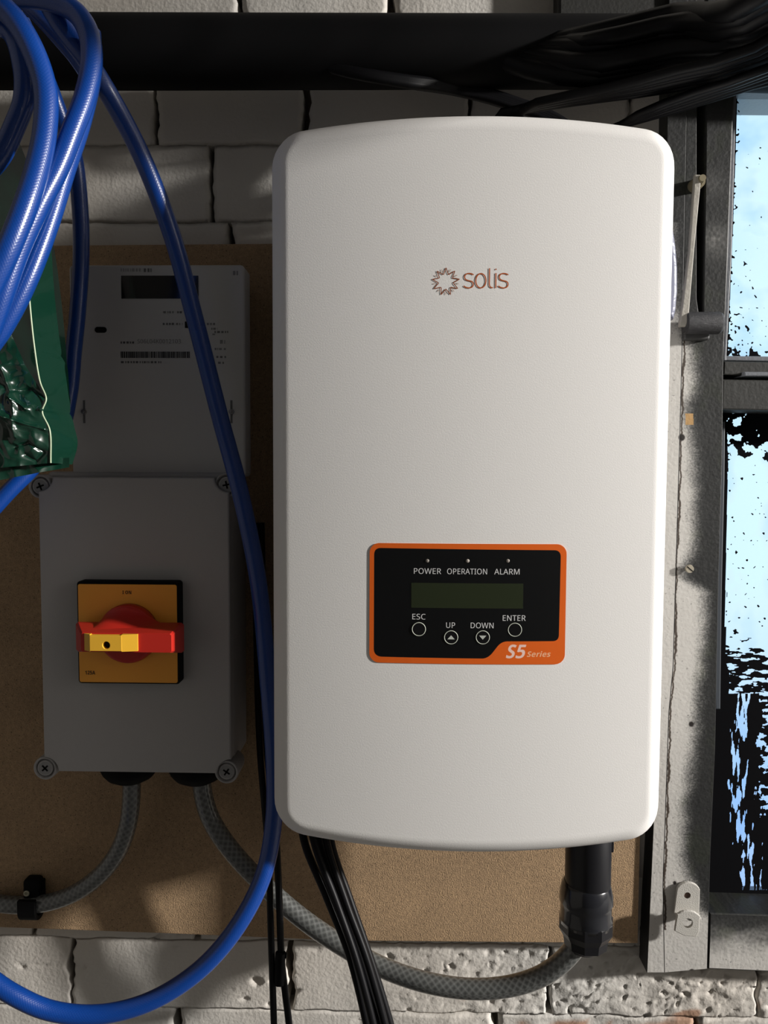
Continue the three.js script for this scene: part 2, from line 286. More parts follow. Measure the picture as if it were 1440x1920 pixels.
// black paint left on the glass: a film with bare patches, its outline in pixels of the place where it sits
const film = (y0, y1, fn) => dataTexture(1024, 2048, (u, v) => {
  const x = lerp(gx0, gx1, u), y = lerp(y0, y1, v), q = V3(x, y, GZ).project(camera); return fn((q.x + 1) / 2 * W, (1 - q.y) / 2 * H, x, y);
});
const upFilm = film(upY0, upY1, (px, py, x, y) => {
  const left = table([[160, 1381], [400, 1373], [670, 1362]], py), d = px - left;
  let c = 0.55 * Math.exp(-Math.max(0, d) / 7) + 0.52 * Math.exp(-Math.max(0, 664 - py) / 9);
  c += 0.24 * sm(470, 640, py) * sm(110, 20, d);
  const n = N(x * 330, y * 330, 3) * 0.8 + N(x * 160 + y * 90, y * 130, 9) * 0.7;
  if (d < 1 || py > 672) return 255;
  return n + c > 0.70 ? 255 : 0;
});
const loFilm = film(loY0, loY1, (px, py, x, y) => {
  const left = table([[780, 1358], [900, 1362], [1200, 1356], [1700, 1332]], py), d = px - left;
  const n = fbm(x * 95, y * 95, 3, 4), streakV = fbm(x * 210, y * 42, 5, 3), streakH = fbm(x * 70, y * 230, 9, 3);
  let t;                                                              // higher: more bare glass
  if (py < 885) { t = lerp(-0.75, 0.02, sm(790, 850, py)); t = Math.max(t, sm(845, 880, py) * 1.2 - 0.1 - sm(1385, 1425, px) * sm(895, 850, py) * 0.9); return n + t > 0.02 && d > 3 ? 0 : 255; }
  if (py < 1175) { const specks = N(x * 260, y * 260, 3) + 0.12 * sm(1120, 1175, py); return specks > 0.56 || d < 1 ? 255 : 0; }
  if (py < 1300) { t = lerp(0.75, -0.2, sm(1180, 1245, py + 24 * N(x * 60, 2, 4) - (px - 1390) * 0.35)); return streakH * 0.9 + n * 0.5 + t > 0.02 && d > 4 + 10 * sm(1230, 1270, py) ? 0 : 255; }
  if (py > 1668) { const rim = 1693 - 12 * Math.abs(N(x * 45, 3, 8)) - 10 * sm(1398, 1372, px) * sm(1336, 1372, px); return py > rim && py < 1700 && d > 2 ? 0 : 255; }
  const cx = table([[1290, 1392], [1420, 1380], [1500, 1380], [1600, 1396], [1650, 1412], [1690, 1425]], py), band = Math.exp(-(((px - cx) / 16) ** 2)), right = sm(1402, 1440, px) * sm(1600, 1500, py);
  const blank = sm(1296, 1308, py) * sm(1372, 1356, px);
  t = -0.62 + 0.74 * band + 0.66 * right - 0.3 * blank;
  return lerp(streakV, streakH * 0.6 + n * 0.6, right) + t > 0 ? 0 : 255;
});
const filmMat = (t) => phys({ color: rgb(0.004, 0.004, 0.005), roughness: 0.9, specularIntensity: 0.1, alphaMap: fit(t, 0, 1, 0, 1), alphaTest: 0.5 });
part('paint_film', paneGeo(upY0, upY1, GZ + 0.0012), filmMat(upFilm), paneUp, 'black paint flecks left on the upper glass');
part('paint_film', paneGeo(loY0, loY1, GZ + 0.0012), filmMat(loFilm), paneLo, 'flaking black paint on the lower glass');
// timber lintel over the window, dark with soot
structure('trim_1', slab([[1046, -140], [2100, -140], [2100, 78], [1046, 66]], -0.01, 0.02, 0.003), M.frameDark);

// casement stay, its barrel stop, a clip and a screw on the frame
{
  const t = thing('window_stay', 'pale worn flat metal stay bar leaning upright beside the upper pane', 'window stay', P(1282, 606, 0.03));
  part('bar', extrude(shapeOf([[1303, 327], [1313, 327], [1314, 345], [1302, 470], [1291, 600], [1286, 612], [1274, 612], [1280, 570], [1293, 470]].map(([x, y]) => P(x, y, 0.042))), 0.037, 0.042, 0.0008), std({ color: rgb(0.34, 0.32, 0.28), roughness: 0.6, bumpMap: plasterBump, bumpScale: 0.001 }), t);
  part('pivot', merge([cyl(P(1311, 340, 0.036), 0.006, 0.0055, 0.022, 0.0365), cyl(P(1311, 340, 0.036), 0.004, 0.003, 0.0365, 0.0445, 20)]), std({ color: rgb(0.22, 0.19, 0.12), roughness: 0.6, metalness: 0.3 }), t);
  const b = thing('stay_barrel', 'short grey cylindrical metal barrel at the foot of the stay bar', 'hinge barrel', P(1318, 608, 0.02));
  const y = P(1318, 606, 0.036).y, xa = P(1283, 606, 0.036).x, xb = P(1353, 606, 0.036).x;
  const prof = [[0.0001, 0], [0.0085, 0], [0.0098, 0.0012], [0.0100, xb - xa - 0.003], [0.0085, xb - xa - 0.0006], [0.0001, xb - xa]];
  part('barrel', new THREE.LatheGeometry(prof.map(([r, h]) => new THREE.Vector2(r, h)), 40).rotateZ(-Math.PI / 2).translate(xa, y, 0.0365), std({ color: rgb(0.05, 0.05, 0.054), roughness: 0.5, metalness: 0.2, bumpMap: plasterBump, bumpScale: 0.0007 }), b);
  part('mounting_foot', box(xa + 0.002, xb - 0.008, y - 0.014, y + 0.004, ZF - 0.001, 0.031, 0.002), std({ color: rgb(0.05, 0.05, 0.05), roughness: 0.6 }), b);
  // two-hole offset clip
  const k = thing('metal_clip', 'pale stepped metal clip with two holes on the lower window frame', 'clip', P(1286, 1756, ZF));
  const plate = (pts, z, hx, hy, r) => { const s = shapeOf(pts.map(([x, yy]) => P(x, yy, z))), h = new THREE.Path(), c = P(hx, hy, z); h.absarc(c.x, c.y, r, 0, 2 * Math.PI, true); s.holes.push(h); return s; };
  const arc = (cx, cy, rx, ry, a0, a1, n = 10) => Array.from({ length: n + 1 }, (_, i) => { const a = lerp(a0, a1, i / n) * D2R; return [cx + rx * Math.cos(a), cy + ry * Math.sin(a)]; });
  part('plate', extrude(plate([[1263, 1716], ...arc(1291, 1672, 22, 17, 190, 350), [1311, 1716]], 0.0275, 1289, 1679, 0.0037), 0.024, 0.0275, 0.0006), M.galv, k);
  const tabPts = [[1270, 1714], ...arc(1290, 1716, 18, 8, 200, 335, 6), [1313, 1718], [1311, 1748], [1306, 1757], [1283, 1755], [1265, 1746]];
  part('raised_tab', extrude(plate(tabPts, 0.037, 1290, 1731, 0.0054), 0.034, 0.037, 0.0007), M.galv, k);
  const w0 = P(1264, 1715, 0.0275), w1 = P(1311, 1715, 0.0275);
  part('step', box(w0.x + 0.001, w1.x - 0.001, w0.y - 0.001, w0.y + 0.0022, 0.025, 0.0362, 0.0008), M.galv, k);
  part('screw', cyl(P(1289, 1679, 0.025), 0.0036, 0.0030, 0.0238, 0.0256, 20), std({ color: rgb(0.16, 0.10, 0.08), roughness: 0.7 }), k, 'rusty screw in the upper hole');
  const s = thing('screw', 'loose slotted screw standing proud halfway up the window frame', 'screw', P(1293, 1067, ZF));
  const sc = P(1294, 1067, 0.0285);
  part('head', merge([cyl(V3(sc.x, sc.y + 0.0019, 0), 0.0040, 0.0036, 0.0265, 0.0285, 24).scale(1, 1, 1)]), std({ color: rgb(0.42, 0.38, 0.30), roughness: 0.5, metalness: 0.3 }), s).position.y -= 0.0019;
  part('shank', cyl(sc, 0.0018, 0.0018, 0.02, 0.0268, 12), M.screwMetal, s);
  part('slot', box(-0.0036, 0.0036, -0.0004, 0.0004, 0.0280, 0.0288).rotateZ(-40 * D2R).translate(sc.x, sc.y, 0), M.blackMatt, s);
}

// ------------------------------------------------------------------ chipboard backing board
{
  const t = slab([[-150, 462], [1225, 451], [1196, 1769], [640, 1764], [300, 1750], [0, 1739], [-150, 1734]], 0.004, 0.019, 0.0008);
  solo('backing_board', t, M.chip, 'brown chipboard panel fixed flat on the brickwork behind the boxes', 'board');
}

// ------------------------------------------------------------------ the white inverter
const invC = P(882, 900, 0.168).x, HW = 0.1520, ZE = 0.165, BULGE = 0.010;
const zFront = (x) => ZE + BULGE * (1 - ((x - invC) / HW) ** 2);
const invT = P(890, 210, 0.170).y, invB = P(880, 1604, 0.170).y;
{
  const inv = thing('inverter', 'large white solar inverter with a bowed front, orange keypad and printed sun emblem', 'inverter', V3(invC, invB, 0.019));
  const AT = 0.0098, AB = 0.0114, RC = 0.0245;
  const topY = (x) => invT - AT * ((x - invC) / HW) ** 2, botY = (x) => invB + AB * ((x - invC) / HW) ** 2;
  const s = new THREE.Shape(), L = invC - HW, R = invC + HW, n = 40;
  s.moveTo(L + RC, botY(L + RC)); for (let i = 1; i <= n; i++) { const x = lerp(L + RC, R - RC, i / n); s.lineTo(x, botY(x)); }
  s.bezierCurveTo(R - RC * 0.42, botY(R - RC * 0.42) , R, botY(R) + RC * 0.42, R, botY(R) + RC); s.lineTo(R, topY(R) - RC);
  s.bezierCurveTo(R, topY(R) - RC * 0.42, R - RC * 0.42, topY(R - RC * 0.42), R - RC, topY(R - RC));
  for (let i = 1; i <= n; i++) { const x = lerp(R - RC, L + RC, i / n); s.lineTo(x, topY(x)); }
  s.bezierCurveTo(L + RC * 0.42, topY(L + RC * 0.42), L, topY(L) - RC * 0.42, L, topY(L) - RC); s.lineTo(L, botY(L) + RC);
  s.bezierCurveTo(L, botY(L) + RC * 0.42, L + RC * 0.42, botY(L + RC * 0.42), L + RC, botY(L + RC));
  const K = 320, out = s.getSpacedPoints(K).slice(0, K), cc = { x: invC, y: (invT + invB) / 2 };
  const inset = (d) => out.map((p, i) => { const a = out[(i + K - 1) % K], b = out[(i + 1) % K], tx = b.x - a.x, ty = b.y - a.y, l = Math.hypot(tx, ty); return { x: p.x - ty / l * d, y: p.y + tx / l * d }; });
  const pos = [], idx = [], uv = []; let rings = 0;
  const ring = (pts, zf) => { for (const p of pts) { pos.push(p.x, p.y, zf(p.x)); uv.push(p.x, p.y); } rings++; };
  // side wall, rounded shoulder, bowed front
  ring(inset(0.002), () => 0.062); ring(out, () => 0.064);
  for (const z of [0.09, 0.12, 0.145]) ring(out, () => z);
  for (const [d, dz] of [[0, 0.0150], [0.0004, 0.0112], [0.0022, 0.0068], [0.0056, 0.0030], [0.0088, 0.0012], [0.0110, 0.0004], [0.0128, 0.00006], [0.015, 0]]) { const q = inset(d); ring(q, (x) => zFront(x) - dz); }
  const last = inset(0.015);
  for (let k = 1; k < 14; k++) { const f = 1 - k / 14; ring(last.map((p) => ({ x: cc.x + (p.x - cc.x) * f, y: cc.y + (p.y - cc.y) * f })), zFront); }
  for (let r = 0; r < rings - 1; r++) for (let i = 0; i < K; i++) { const a = r * K + i, b = r * K + (i + 1) % K; idx.push(a, b, b + K, a, b + K, a + K); }
  const mid = pos.length / 3; pos.push(cc.x, cc.y, zFront(cc.x)); uv.push(cc.x, cc.y);
  for (let i = 0; i < K; i++) idx.push((rings - 1) * K + i, (rings - 1) * K + (i + 1) % K, mid);
  const g = new THREE.BufferGeometry(); g.setAttribute('position', new THREE.Float32BufferAttribute(pos, 3)); g.setAttribute('uv', new THREE.Float32BufferAttribute(uv, 2)); g.setIndex(idx); g.computeVertexNormals();
  part('cover', g, M.cover, inv);
  part('heat_sink', merge([box(L + 0.012, R - 0.012, invB + 0.03, invT - 0.03, 0.052, 0.13, 0.004), ...Array.from({ length: 19 }, (_, i) => box(L + 0.02 + i * 0.0145, L + 0.024 + i * 0.0145, invB + 0.05, invT - 0.05, 0.026, 0.054))]), M.castMetal, inv);
  part('wall_bracket', box(L + 0.03, R - 0.03, 0.08, 0.15, 0.0192, 0.027, 0.001), M.castMetal, inv);
  // patch that follows the bowed front
  const bent = (x0, x1, y0, y1, lift, r = 0, thick = 0) => {
    const nx = 60, cols = [], p = [], u = [], id = [];
    for (let i = 0; i <= nx; i++) { const t = i / nx, x = x0 + (x1 - x0) * (r ? 0.5 - 0.5 * Math.cos(Math.PI * t) : t), e = Math.min(x - x0, x1 - x), k = r && e < r ? r - Math.sqrt(Math.max(0, r * r - (r - e) ** 2)) : 0; cols.push([x, y0 + k, y1 - k]); }
    const add = (x, y, z) => { p.push(x, y, z); u.push((x - x0) / (x1 - x0), (y - y0) / (y1 - y0)); };
    for (const [x, a, b] of cols) { if (thick) add(x, a, zFront(x) + lift - thick); add(x, a, zFront(x) + lift); add(x, b, zFront(x) + lift); if (thick) add(x, b, zFront(x) + lift - thick); }
    const m = thick ? 4 : 2;
    for (let i = 0; i < nx; i++) for (let j = 0; j < m - 1; j++) { const a = i * m + j; id.push(a, a + m, a + m + 1, a, a + m + 1, a + 1); }
    const q = new THREE.BufferGeometry(); q.setAttribute('position', new THREE.Float32BufferAttribute(p, 3)); q.setAttribute('uv', new THREE.Float32BufferAttribute(u, 2)); q.setIndex(id);
    const c = thick ? toCreasedNormals(q, 0.6) : q; if (!thick) c.computeVertexNormals(); return c;
  };
  // keypad: pixel (px, py) of the photograph -> canvas
  const KZ = 0.1717, k0 = P(692.5, 1241, KZ), k1 = P(1062, 1020, KZ), CW = 1478, CH = 884, kx = (px) => (px - 692.5) * 4, ky = (py) => (py - 1020) * 4;
  const rr = (c, x, y, w, h, r) => { c.beginPath(); c.moveTo(x + r, y); c.arcTo(x + w, y, x + w, y + h, r); c.arcTo(x + w, y + h, x, y + h, r); c.arcTo(x, y + h, x, y, r); c.arcTo(x, y, x + w, y, r); c.closePath(); };
  const print = canvasTexture(CW, CH, (c) => {
    c.fillStyle = '#df6420'; c.fillRect(0, 0, CW, CH);
    c.fillStyle = '#08090b'; c.beginPath();
    const A = (px, py) => [kx(px), ky(py)];
    c.moveTo(...A(714, 1029)); c.lineTo(...A(1038, 1031)); c.quadraticCurveTo(...A(1051, 1031), ...A(1051, 1044)); c.lineTo(...A(1050, 1186)); c.quadraticCurveTo(...A(1050, 1198), ...A(1038, 1198));
    c.lineTo(...A(952, 1198.5)); c.quadraticCurveTo(...A(942, 1199), ...A(935, 1207)); c.lineTo(...A(924, 1221)); c.quadraticCurveTo(...A(916, 1230), ...A(906, 1230.5)); c.lineTo(...A(716, 1230)); c.quadraticCurveTo(...A(701, 1229), ...A(701, 1215)); c.lineTo(...A(701, 1042)); c.quadraticCurveTo(...A(701, 1029), ...A(714, 1029)); c.closePath(); c.fill();
    c.fillStyle = '#d8d8d8'; c.textAlign = 'center'; c.textBaseline = 'middle';
    const word = (s2, px, py, w, h) => { c.font = '400 ' + h * 5.2 + 'px sans-serif'; const m = c.measureText(s2).width; c.save(); c.translate(kx(px), ky(py)); c.scale(w * 4 / m, 1); c.fillText(s2, 0, 0); c.restore(); };
    word('POWER', 801, 1070.5, 53, 11); word('OPERATION', 876, 1070.5, 77, 11); word('ALARM', 951, 1070.5, 49, 11);
    word('ESC', 785.5, 1154.5, 27, 11); word('ENTER', 964.5, 1155.5, 45, 11); word('UP', 845.5, 1169.5, 19, 11); word('DOWN', 905, 1169.5, 46, 11);
    c.fillStyle = '#f1cfc4'; c.font = 'italic bold 150px sans-serif'; c.save(); c.translate(kx(967), ky(1217.5)); c.scale(0.92, 0.93); c.fillText('S5', 0, 0); c.restore();
    c.fillStyle = '#efb690'; c.font = 'italic bold 56px sans-serif'; c.save(); c.translate(kx(1011.5), ky(1222)); const m = c.measureText('Series').width; c.scale(45 * 4 / m, 1); c.fillText('Series', 0, 0); c.restore();
  });
  const pad = part('keypad', bent(k0.x, k1.x, k0.y, k1.y, 0.0005, 0.0075, 0.0012), phys({ map: print, roughness: 0.3, clearcoat: 0.25, clearcoatRoughness: 0.15, side: THREE.DoubleSide }), inv, 'orange edged black keypad membrane with white lettering');
  const at = (px, py) => P(px, py, KZ);
  const a = at(771, 1138), b = at(980, 1093);
  part('screen', bent(a.x, b.x, a.y, b.y, 0.00065), phys({ color: rgb(0.020, 0.027, 0.012), roughness: 0.25, clearcoat: 0.5, clearcoatRoughness: 0.1 }), pad, 'dim green liquid crystal window');
  for (const [px, py, arrow] of [[785, 1178, 0], [845, 1193, 1], [904, 1193, -1], [964, 1179, 0]]) {
    const c = at(px, py), z = zFront(c.x) + 0.0005, rg = new THREE.TorusGeometry(0.0050, 0.00032, 6, 48).translate(c.x, c.y, z + 0.0002);
    const bt = part('button', cyl(c, 0.0047, 0.0046, z - 0.0004, z + 0.0003, 32), M.glassBlack, pad);
    part('button_ring', rg, std({ color: rgb(0.55, 0.58, 0.50), roughness: 0.5 }), bt);
    if (arrow) part('arrow_mark', extrude(shapeOf([V3(c.x - 0.0027, c.y - 0.0014 * arrow), V3(c.x + 0.0027, c.y - 0.0014 * arrow), V3(c.x, c.y + 0.0016 * arrow)]), z + 0.0002, z + 0.0006), std({ color: rgb(0.52, 0.55, 0.50), roughness: 0.5 }), bt);
  }
  for (const [px, k] of [[801, 0.22], [876, 0.40], [951, 0.30]]) { const c = at(px, 1050.5); part('indicator_light', new THREE.SphereGeometry(0.0014, 14, 10).scale(1, 1, 0.5).translate(c.x, c.y, zFront(c.x) + 0.0005), std({ color: rgb(k, k * 0.9, k * 0.8), roughness: 0.3 }), pad); }
  // printed sun emblem and word
  const l0 = P(800, 568, KZ), l1 = P(964, 490, KZ), lx = (px) => (px - 800) * 6, ly = (py) => (py - 490) * 6;
  const alphaC = document.createElement('canvas'); alphaC.width = 984; alphaC.height = 468;
  const logo = (c, ink) => {
    c.lineCap = 'round'; c.lineJoin = 'round';
    const cx = lx(835.5), cy = ly(530), sun = (rot, r0, r1, w) => { c.lineWidth = w; c.beginPath(); for (let i = 0; i <= 360; i++) { const t = i / 360 * 2 * Math.PI, q = Math.abs(((t * 9 / (2 * Math.PI)) % 1) - 0.5) * 2, r = r0 + (r1 - r0) * Math.pow(q, 1.7), x = cx + r * Math.sin(t + rot), y = cy - r * Math.cos(t + rot); i ? c.lineTo(x, y) : c.moveTo(x, y); } c.stroke(); };
    c.strokeStyle = ink ? '#b8a49a' : '#fff'; for (let i = 0; i < 9; i++) { const t = (i + 0.5) / 9 * 2 * Math.PI; c.lineWidth = 9; c.beginPath(); c.moveTo(cx + 116 * Math.sin(t), cy - 116 * Math.cos(t)); c.lineTo(cx + 142 * Math.sin(t), cy - 142 * Math.cos(t)); c.stroke(); }
    c.strokeStyle = ink ? '#8a4a2c' : '#fff'; sun(0, 86, 152, 10);
    c.strokeStyle = ink ? '#b0541f' : '#fff'; c.lineWidth = 13;
    const path2 = (f) => { c.beginPath(); f(); c.stroke(); };
    const S = (px) => path2(() => { c.moveTo(lx(px + 8), ly(517)); c.bezierCurveTo(lx(px + 4), ly(514), lx(px - 7), ly(513), lx(px - 8), ly(521)); c.bezierCurveTo(lx(px - 8), ly(532), lx(px + 8.5), ly(525), lx(px + 8.5), ly(535)); c.bezierCurveTo(lx(px + 8), ly(544), lx(px - 4), ly(543), lx(px - 9), ly(538.5)); });
    S(878.5); path2(() => c.ellipse(lx(901), ly(528.5), 57, 80, 0, 0, 2 * Math.PI));
    path2(() => { c.moveTo(lx(917), ly(506)); c.lineTo(lx(917), ly(534)); c.quadraticCurveTo(lx(917), ly(541.5), lx(923), ly(541.5)); });
    path2(() => { c.moveTo(lx(929), ly(515)); c.lineTo(lx(929), ly(541.5)); }); c.lineWidth = 15; path2(() => { c.moveTo(lx(929), ly(507)); c.lineTo(lx(929), ly(507.3)); }); c.lineWidth = 13;
    S(943.5);
  };
  const ink = canvasTexture(984, 468, (c, w, h) => { c.fillStyle = '#b0704c'; c.fillRect(0, 0, w, h); logo(c, true); });
  const mask = canvasTexture(984, 468, (c, w, h) => { c.fillStyle = '#000'; c.fillRect(0, 0, w, h); logo(c, false); }); mask.colorSpace = THREE.NoColorSpace;
  part('emblem_print', bent(l0.x, l1.x, l0.y, l1.y, 0.0003), std({ map: ink, alphaMap: mask, transparent: true, roughness: 0.5 }), inv, 'brown sun ring and thin lower case word');
}

// ------------------------------------------------------------------ screwed cable connector under the inverter, conduits, clip
{
  const z = 0.105, top = P(1103, 1560, z), dx = (P(1096, 1770, z).x - top.x);
  const t = thing('cable_connector', 'black screwed cable connector hanging below the white inverter', 'connector', V3(top.x, P(1100, 1775, z).y, z));
  const y = (py) => P(1100, py, z).y, lean = (g, yc) => g.rotateZ(-1.2 * D2R);
  const sleeve = lathe([[0.0001, 0], [0.0185, 0], [0.0192, 0.001], [0.0192, y(1540) - y(1695)], [0.0001, y(1540) - y(1695)]].map(([r, h]) => [r, h]), V3(P(1101, 1695, z).x, y(1695), z), 48);
  part('sleeve', sleeve, M.black, t);
  part('sleeve_rib', box(P(1143, 1600, z).x - 0.003, P(1143, 1600, z).x + 0.002, y(1592), y(1540), z - 0.006, z + 0.006, 0.001), M.black, t);
  const c2 = V3(P(1098, 1722, z).x, y(1722), z), h2 = y(1652) - y(1722);
  part('locking_ring', lathe([[0.0185, h2], [0.0205, h2 - 0.002], [0.0222, h2 * 0.72], [0.0228, h2 * 0.5], [0.0210, h2 * 0.42], [0.0215, h2 * 0.36], [0.0215, 0.004], [0.0225, 0.0015], [0.0225, -0.002], [0.0001, -0.002]], c2, 56), phys({ color: rgb(0.012, 0.013, 0.017), roughness: 0.22, clearcoat: 0.5 }), t);
  const c3 = V3(P(1098, 1772, z).x, y(1772), z), h3 = y(1718) - y(1772), hex = [];
  for (const [r, h] of [[0.0165, 0], [0.0185, 0.0015], [0.0195, h3 * 0.35], [0.0232, h3 * 0.62], [0.0232, h3 - 0.001], [0.0222, h3]]) hex.push([r, h]);
  part('gland_nut', toCreasedNormals(new THREE.LatheGeometry([[0.0001, 0], ...hex, [0.0001, h3]].map(([r, h]) => new THREE.Vector2(r, h)), 10).rotateY(0.35).translate(c3.x, c3.y, c3.z), 0.3), M.black, t);
  part('sealing_lip', lathe([[0.0098, -0.004], [0.0125, -0.003], [0.0150, 0.002], [0.0098, 0.002]], V3(c3.x - 0.002, c3.y, z), 32), M.black, t);
}
solo('conduit', tube(path([[1092, 1752, 0.105], [1075, 1780, 0.105], [1048, 1808, 0.104], [1008, 1833, 0.102], [950, 1850, 0.1], [880, 1854, 0.098], [800, 1842, 0.094], [720, 1815, 0.086], [640, 1772, 0.078], [560, 1717, 0.070], [490, 1655, 0.064], [430, 1590, 0.060], [395, 1535, 0.058], [381, 1490, 0.057], [378, 1462, 0.057]]), 0.0086, 220, 20), M.braid, 'long grey steel-braided conduit sagging from the switch box to the black connector', 'conduit');
solo('conduit', tube(path([[247, 1462, 0.057], [246, 1500, 0.056], [240, 1545, 0.053], [222, 1595, 0.047], [190, 1638, 0.041], [145, 1672, 0.036], [95, 1691, 0.032], [40, 1697, 0.030], [-30, 1690, 0.029], [-120, 1672, 0.029]]), 0.0082, 160, 20), M.braid, 'short grey steel-braided conduit curving from the switch box to the wall clip', 'conduit');
{
  const t = thing('cable_clip', 'black plastic saddle clip holding the short conduit at lower left', 'cable clip', P(62, 1722, 0.019));
  const c = P(60, 1698, 0.030), R = 0.0118, s = new THREE.Shape();          // profile in y and z, swept along x
  const tab = P(60, 1648, 0.02).y - c.y;
  s.moveTo(-0.0035, tab); s.lineTo(-0.0110, tab); s.lineTo(-0.0110, -0.006); s.absarc(0, 0, R, Math.PI, Math.PI * 2, false); s.lineTo(R, 0.0105);
  s.lineTo(0.0086, 0.0105); s.lineTo(0.0086, 0); s.absarc(0, 0, 0.0086, 0, -Math.PI, true); s.lineTo(-0.0086, 0.0095); s.lineTo(-0.0035, 0.0120);
  const g = new THREE.ExtrudeGeometry(s, { depth: 0.016, bevelEnabled: true, bevelSize: 0.0006, bevelThickness: 0.0006, bevelSegments: 2, curveSegments: 20 });
  g.applyMatrix4(new THREE.Matrix4().makeBasis(V3(0, 0, 1), V3(0, 1, 0), V3(-1, 0, 0)));   // shape x -> depth, extrusion -> -x
  g.translate(c.x + 0.008, c.y, 0.0302); part('saddle', g, M.blackMatt, t);
  const sc = P(49, 1676, 0.034); part('boss', box(c.x - 0.008, c.x + 0.008, P(60, 1700, 0.03).y, P(60, 1648, 0.03).y, 0.0192, 0.033, 0.004), M.blackMatt, t);
  part('screw', merge([new THREE.TorusGeometry(0.0021, 0.0009, 8, 24).translate(sc.x, sc.y, 0.0334), cyl(sc, 0.0016, 0.0016, 0.031, 0.0332, 12)]), std({ color: rgb(0.5, 0.48, 0.36), roughness: 0.5, metalness: 0.3 }), t, 'pale screw head');
}

// ------------------------------------------------------------------ grey switch box with rotary isolator
{
  const LZ = 0.093, q = (px, py, z = LZ) => P(px, py, z), tl = q(71, 894), br = q(433, 1451), x0 = tl.x, x1 = br.x, y0 = br.y, y1 = tl.y, NR = 0.0125;
  const t = thing('switch_box', 'grey plastic isolator box with red and yellow rotary switch, below the meter', 'switch box', V3((x0 + x1) / 2, y0, 0.019));
  part('enclosure', box(x0 + 0.001, x1 - 0.0005, y0 + 0.001, y1 + 0.0045, 0.0192, LZ - 0.014, 0.004), M.boxGrey, t);
  const s = new THREE.Shape(), r = 0.006;
  s.moveTo(x0 + NR, y0); s.lineTo(x1 - NR, y0); s.absarc(x1, y0, NR, Math.PI, Math.PI / 2, true); s.lineTo(x1, y1 - NR); s.absarc(x1, y1, NR, -Math.PI / 2, -Math.PI, true); s.lineTo(x0 + NR, y1); s.absarc(x0, y1, NR, 0, -Math.PI / 2, true); s.lineTo(x0, y0 + NR); s.absarc(x0, y0, NR, Math.PI / 2, 0, true);
  const lid = part('lid', extrude(s, LZ - 0.0155, LZ, 0.0016, 3, 20), M.boxGrey, t);
  for (const [px, py] of [[76, 912], [425, 909], [85, 1440], [425, 1447]]) {
    const c = q(px, py, LZ - 0.004);
    const lug = part('corner_lug', new THREE.LatheGeometry([[0.0001, -0.0005], [0.0068, -0.0005], [0.0072, -0.0032], [0.0082, -0.0032], [0.0086, 0], [0.0098, 0], [0.0104, -0.0008], [0.0104, -0.028], [0.0001, -0.028]].map(([a, b]) => new THREE.Vector2(a, b)), 36).rotateX(Math.PI / 2).translate(c.x, c.y, LZ - 0.003), M.boxGrey, t);
    const a = rnd() * 60 * D2R, cross = [0, 1].map((k) => box(-0.0034, 0.0034, -0.0007, 0.0007, LZ - 0.0036, LZ - 0.00335).rotateZ(a + k * Math.PI / 2).translate(c.x, c.y, 0));
    const sc = part('screw', cyl(c, 0.0062, 0.0058, LZ - 0.0060, LZ - 0.0034, 28), std({ color: rgb(0.27, 0.27, 0.27), roughness: 0.45 }), lug);
    void sc; part('cross_slot', merge(cross).translate(0, 0, 0.0003), M.blackMatt, lug);
  }
  const PZ = 0.1055, b0 = q(149, 1279, PZ), b1 = q(331, 1096.5, PZ), bw = 0.0012;
  part('switch_frame', extrude(roundRect(b0.x - bw, b1.x + bw + 0.0008, b0.y - bw, b1.y + bw + 0.0012, 0.003), LZ, PZ - 0.0006, 0.0008), M.blackMatt, t);
  const plate = part('switch_plate', extrude(roundRect(b0.x, b1.x, b0.y, b1.y, 0.0018), PZ - 0.002, PZ, 0.0004), std({ color: rgb(0.92, 0.40, 0.045), roughness: 0.45 }), t, 'flat amber square plate');
  const txt = canvasTexture(256, 96, (c) => { c.clearRect(0, 0, 256, 96); c.fillStyle = '#1c1208'; c.font = 'bold 64px sans-serif'; c.textBaseline = 'middle'; c.fillText('I ON', 20, 50); });
  const txt2 = canvasTexture(256, 96, (c) => { c.clearRect(0, 0, 256, 96); c.fillStyle = '#1c1208'; c.font = 'bold 64px sans-serif'; c.textBaseline = 'middle'; c.fillText('125A', 20, 50); });
  const printAt = (tx, px0, px1, py0, py1) => { const a = q(px0, py1, PZ), b = q(px1, py0, PZ); part('lettering', new THREE.PlaneGeometry(b.x - a.x, b.y - a.y).translate((a.x + b.x) / 2, (a.y + b.y) / 2, PZ + 0.0002), std({ map: tx, transparent: true, roughness: 0.5 }), plate); };
  printAt(txt, 227, 259, 1104, 1117); printAt(txt2, 157, 190, 1254, 1268);
  const c = q(237, 1190, PZ + 0.008), R = 0.0252;
  const knob = part('knob', new THREE.LatheGeometry([[0.0001, 0.0095], [R * 0.86, 0.0095], [R * 0.95, 0.0085], [R, 0.005], [R, 0], [0.0001, 0]].map(([a, b]) => new THREE.Vector2(a, b)), 56).rotateX(Math.PI / 2).translate(c.x, c.y, PZ), M.red, t);
  // lever: a tapering wedge with a flat front, rising from the knob
  const HZ = 0.1465, h0 = q(152, 1222, HZ), h1 = q(321, 1189, HZ), hp = [];
  const round = (xa, xb, ya, yb, z, e) => { for (const [x, y] of [[xa + e, ya], [xb - e, ya], [xb, ya + e], [xb, yb - e], [xb - e, yb], [xa + e, yb], [xa, yb - e], [xa, ya + e]]) hp.push(V3(x, y, z)); };
  round(h0.x, h1.x, h0.y, h1.y, HZ, 0.0012); round(h0.x - 0.0008, h1.x + 0.0005, h0.y - 0.0004, h1.y + 0.0005, HZ - 0.0015, 0.0014);
  const zb = PZ + 0.010, lb = q(143, 1222, zb), rb = q(345, 1172, zb);
  round(lb.x, rb.x, lb.y, rb.y + 0.002, zb, 0.002);
